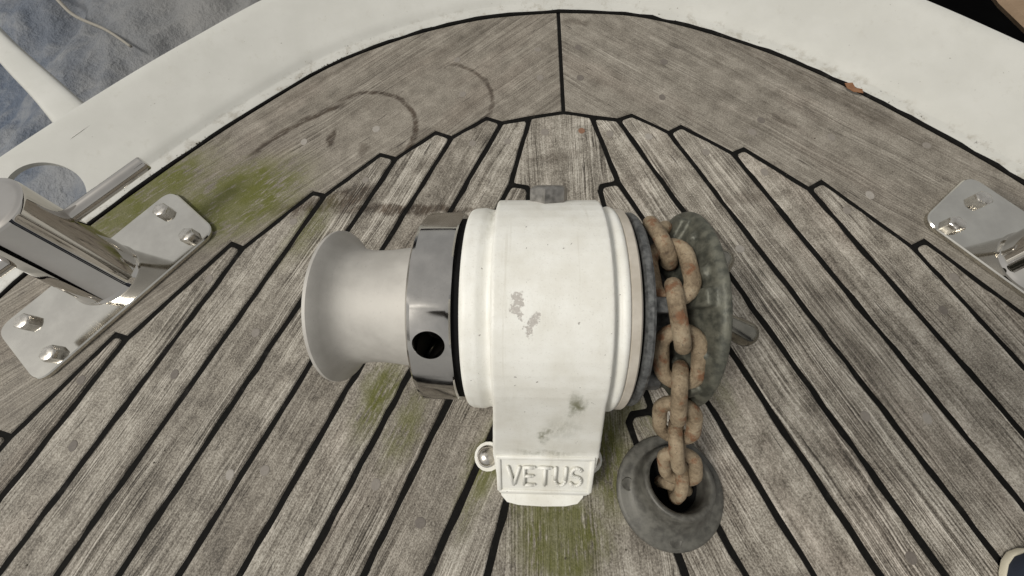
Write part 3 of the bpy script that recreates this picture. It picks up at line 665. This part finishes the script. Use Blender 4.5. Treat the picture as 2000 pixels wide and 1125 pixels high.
while s3+idx*pitch < cum[-1]-.02:
    sv = s3+idx*pitch
    if sv > .005:
        p, t = at(sv); up = (Vector((W0.x, W0.y, W0.z))-p); up = -up; up.x = -.42*math.hypot(up.y, up.z)
        if sv > cum[60]: up = Vector((-.36, -.10, .93)) if p.z > .045 else Vector((-.30, -.75, .60))
        sd_ = t.cross(up).normalized(); up = sd_.cross(t).normalized()
        roll = random.uniform(-.09, .09)
        M3 = Matrix((t, sd_, up)).transposed() if idx % 2 else Matrix((t, up, -sd_)).transposed()
        M3 = M3 @ Matrix.Rotation(roll, 3, 'X')
        o = bpy.data.objects.new('link', link_me); COL.objects.link(o); o.parent = ch
        o.matrix_local = Matrix.Translation(p-Vector((.053, .093, 0))) @ M3.to_4x4()
    idx += 1

# ------------------------------------------------------------------ deck chain pipe
pc = Vector((.0835, -.0590, 0))
dp = thing('deck_pipe', 'dark bronze chain pipe with tilted round mouth, screwed to the deck', 'chain pipe', pc)
def tring(c, r_, tilt, dirx=0.0, n=64):
    """ring around c whose plane is tipped forward (towards the windlass) by tilt degrees"""
    Rm = Matrix.Rotation(R(dirx), 3, 'Z') @ Matrix.Rotation(-R(tilt), 3, 'X')
    return [Vector(c)+Rm @ Vector((r_*math.cos(2*math.pi*k/n), r_*math.sin(2*math.pi*k/n), 0)) for k in range(n)]
bm = bmesh.new(); mc = Vector((.0030, .0120, 0))
rings = [tring((0, 0, .0006), .0495, 0), tring((0, 0, .0030), .0502, 0), tring((0, 0, .0044), .0496, 0), tring((0, .0002, .0054), .0460, 0), tring((.0004, .001, .0062), .0410, 1), tring((.0008, .003, .0074), .0375, 4),
         tring((.0014, .006, .0105), .0345, 9), tring((.0022, .0090, .0160), .0326, 14), tring((.0028, .0108, .0215), .0322, 17), tring((.0030, .0115, .0245), .0318, 18), tring((.0030, .0118, .0260), .0306, 18), tring((.0030, .0118, .0262), .0284, 18), tring((.0030, .0118, .0250), .0264, 18),
         tring((.0028, .0110, .016), .0260, 12), tring((.002, .008, .007), .0258, 5), tring((.002, .006, -.0005), .0256, 0)]
loft(bm, rings, cap=False); mesh_obj('flange', bm, M_pipe, dp, 60)
bm = bmesh.new(); cyl = [tring((.002, .006, .0004), .0255, 0), tring((.002, .006, -.0001), .0255, 0)]; loft(bm, cyl); mesh_obj('dark_bore', bm, M_black, dp)  # black disc across the pipe, the shade inside put into its colour
for a in (170, 268, 20):
    x, y = .0400*math.cos(R(a)), .0400*math.sin(R(a)); bm = bmesh.new()
    lathe(bm, [(.0030, .0060), (.0066, .0060), (.0073, .0054), (.0069, .0046), (.0069, .001)], 24, False, 'z', (x, y, 0)); so_ = mesh_obj('screw', bm, M_pipe, dp, 40)

# ------------------------------------------------------------------ small litter on the rail
s = NT('dry_leaf'); n1 = s.noise(s.P, 200, 4); M_leaf = s.done(s.mix(n1, (.12, .045, .015), (.25, .12, .05)), .7)
s = NT('dark_litter'); M_lit = s.done(s.mix(s.noise(s.P, 300, 3), (.03, .025, .018), (.09, .075, .05)), .85)
def leaf(name, label, cat, pts, z, mat):
    bm = bmesh.new(); c = Vector((sum(p[0] for p in pts)/len(pts), sum(p[1] for p in pts)/len(pts), z))
    lo = [Vector((p[0]-c.x, p[1]-c.y, p[2])) for p in pts]; loft(bm, [lo, [v+Vector((0, 0, .0006)) for v in lo]]); o = mesh_obj(name, bm, mat); o.location = c; return tag(o, label, cat)
leaf('leaf_fragment', 'torn brown leaf scrap caught at the inner edge of the right rail', 'leaf', [(.3870, .4400, .002), (.3900, .4330, 0), (.3965, .4265, 0), (.4060, .4215, .002), (.4035, .4255, .005), (.3975, .4300, .003), (.3930, .4360, .006)], .0050, M_leaf)
leaf('leaf_sliver', 'dark curled sliver of leaf on top of the right rail', 'leaf', [(.5440, .4895, 0), (.5480, .4915, .002), (.5520, .4925, .003), (.5565, .4900, .001), (.5525, .4900, .002), (.5480, .4893, .001)], .0320, M_lit)
bm = bmesh.new(); rnd = random.Random(3)
def crumb(x, y, z, r_):
    r = bmesh.ops.create_icosphere(bm, subdivisions=1, radius=r_, matrix=Matrix.Translation((x, y, z)))
    for v in r['verts']:
        o_ = v.co-Vector((x, y, z)); v.co = Vector((x, y, z))+Vector((o_.x*rnd.uniform(.6, 1.6), o_.y*rnd.uniform(.6, 1.6), o_.z*rnd.uniform(.4, .9)))
for i in range(170):   # dirt caught along the port rail edge, thicker in a few spots
    t = rnd.choice([rnd.gauss(.60, .025), rnd.gauss(.92, .03), rnd.gauss(1.02, .04), rnd.uniform(.1, 1.15)]); k = min(max(t, 0), 1.3)*(26); j = int(k); f_ = k-j
    x = inL[j][0]*(1-f_)+inL[j+1][0]*f_; y = inL[j][1]*(1-f_)+inL[j+1][1]*f_; t_ = (Vector(inL[j+1])-Vector(inL[j])).normalized(); nr = Vector((t_.y, -t_.x))
    o_ = abs(rnd.gauss(.002, .010)); z = .0020 if o_ < .018 else .0046+(o_-.02)*.5
    crumb(x+nr.x*o_, y+nr.y*o_, z, rnd.choice((.0004, .0005, .0007, .0012)))
for i in range(60):
    crumb(rnd.uniform(-.6, .6), rnd.uniform(-.2, .45), .0006, rnd.choice((.0004, .0005, .0008)))
tag(mesh_obj('dirt_crumbs', bm, M_lit), kind='stuff'); bpy.data.objects['dirt_crumbs']['label'] = 'dark dirt crumbs along the inner edge of the left rail and over the planks'

# ------------------------------------------------------------------ the photographer's shoe at the lower right corner
s = NT('navy_canvas'); n1 = s.noise(s.P, 900, 2); n2 = s.noise(s.P, 30, 4); s.bump(n1, .4, .0008); M_navy = s.done(s.mix(n2, (.012, .018, .035), (.028, .036, .058)), .8)
s = NT('cream_rubber'); M_sole = s.done(s.mix(s.noise(s.P, 60, 4), (.62, .56, .42), (.74, .69, .55)), .55)
PX, PY = .403, -.252
who = thing('person', 'photographer in dark clothes, only the navy shoe toe with cream sole in view', 'person', (PX, PY, 0))
sh = bpy.data.objects.new('shoe', None); COL.objects.link(sh); sh.parent = who; sh.rotation_euler = (0, 0, R(8)); sh['label'] = 'navy canvas shoe with cream rubber sole'
def sole_outline(sc, n=40):
    out = []
    for k in range(n):
        a = 2*math.pi*k/n; y = math.sin(a); x = math.cos(a)
        wv_ = .048*(1-.16*max(0, -y)-.10*math.exp(-((y+.15)/.3)**2)); out.append((math.copysign(abs(x)**.8, x)*wv_*sc+.004*math.sin(a*1.0), math.copysign(abs(y)**.9, y)*(.150*sc if True else 0)))
    return out
bm = bmesh.new(); so_ = sole_outline(1.0); loft(bm, [[(x*.97, y*.985, .0005) for x, y in so_], [(x, y, .002) for x, y in so_], [(x, y, .0055) for x, y in so_], [(x*.985, y*.993, .0068) for x, y in so_]]); mesh_obj('sole', bm, M_sole, sh, 40)
bm = bmesh.new(); rings = []
for z, sc, back in ((.0062, .985, 0), (.016, .985, 0), (.028, .955, -.002), (.040, .87, -.009), (.052, .70, -.026), (.062, .52, -.046), (.085, .44, -.062), (.10, .42, -.066)):
    rings.append([(x*sc, y*sc+back, z) for x, y in so_])
loft(bm, rings); mesh_obj('upper', bm, M_navy, sh, 60)
# photographer crouching unseen behind the camera, added for dark steel reflections, hands reaching to it
VJ = [((.74, -.56, .90), .16), ((.60, -.40, 1.04), .16), ((.42, -.22, 1.12), .17), ((.31, -.12, 1.16), .12), ((.22, -.05, 1.15), .06), ((.14, -.01, 1.12), .10), ((.08, .02, 1.08), .085),
      ((.74, -.48, .80), .10), ((.62, -.36, .45), .072), ((.425, -.34, .10), .045),
      ((.80, -.62, .80), .10), ((.76, -.58, .45), .072), ((.80, -.68, .08), .045),
      ((.40, -.03, 1.08), .08), ((.27, .00, .80), .052), ((.10, -.07, .60), .036), ((.050, -.060, .545), .034),
      ((.31, -.36, 1.08), .08), ((.03, -.26, .80), .052), ((-.17, -.10, .60), .036), ((-.150, -.060, .545), .034)]
EJ = [(0, 1), (1, 2), (2, 3), (3, 4), (4, 5), (5, 6), (0, 7), (7, 8), (8, 9), (0, 10), (10, 11), (11, 12), (2, 13), (13, 14), (14, 15), (15, 16), (2, 17), (17, 18), (18, 19), (19, 20)]
for base, sg in ((16, -1), (20, 1)):      # five bent fingers on each hand
    b0 = Vector(VJ[base][0])
    for k, (ln, off) in enumerate(((.030, -.030), (.040, -.012), (.043, .002), (.040, .015), (.032, .027))):
        p1 = b0+Vector((sg*.020, off*.9-.006, -.022)); p2 = p1+Vector((sg*ln*.55, 0, -ln*.55)); p3 = p2+Vector((sg*ln*.6, .002, -ln*.05)); n0 = len(VJ)
        VJ += [(tuple(p1), .010), (tuple(p2), .009), (tuple(p3), .008)]; EJ += [(base, n0), (n0, n0+1), (n0+1, n0+2)]
me = bpy.data.meshes.new('body'); me.from_pydata([(p[0]-PX, p[1]-PY, p[2]) for p, r_ in VJ], EJ, [])
s = NT('dark_clothes'); g_ = s.n('ShaderNodeSeparateXYZ'); s.put(g_.inputs[0], s.P); z_ = g_.outputs[2]; n1 = s.noise(s.P, 40, 4); s.bump(s.noise(s.P, 14, 4), .4, .01)
col = s.mix(s.mr(z_, .78, .79), s.mix(n1, (.015, .02, .035), (.03, .036, .055)), s.mix(n1, (.022, .02, .019), (.04, .037, .035)))
col = s.mix(s.mr(s.math('MULTIPLY', g_.outputs[0], -1.0), .23, .24), col, (.06, .045, .035)); M_cl = s.done(col, .85)
bo = link('body', me, M_cl, None); bm_ = bo.modifiers.new('skin', 'SKIN'); bo.data.skin_vertices if bo.data.skin_vertices else None
if not me.skin_vertices:
    b_ = bmesh.new(); b_.from_mesh(me); b_.verts.layers.skin.verify(); b_.to_mesh(me); b_.free()
for v, (p, r_) in zip(me.skin_vertices[0].data, VJ): v.radius = (r_, r_); v.use_root = False
me.skin_vertices[0].data[0].use_root = True
sm = bo.modifiers.new('sub', 'SUBSURF'); sm.levels = 2; sm.render_levels = 2
apply_mods(bo); bo.parent = who; bo.data.shade_smooth()
if not bo.data.materials: bo.data.materials.append(M_cl)
bpy.context.view_layer.update()
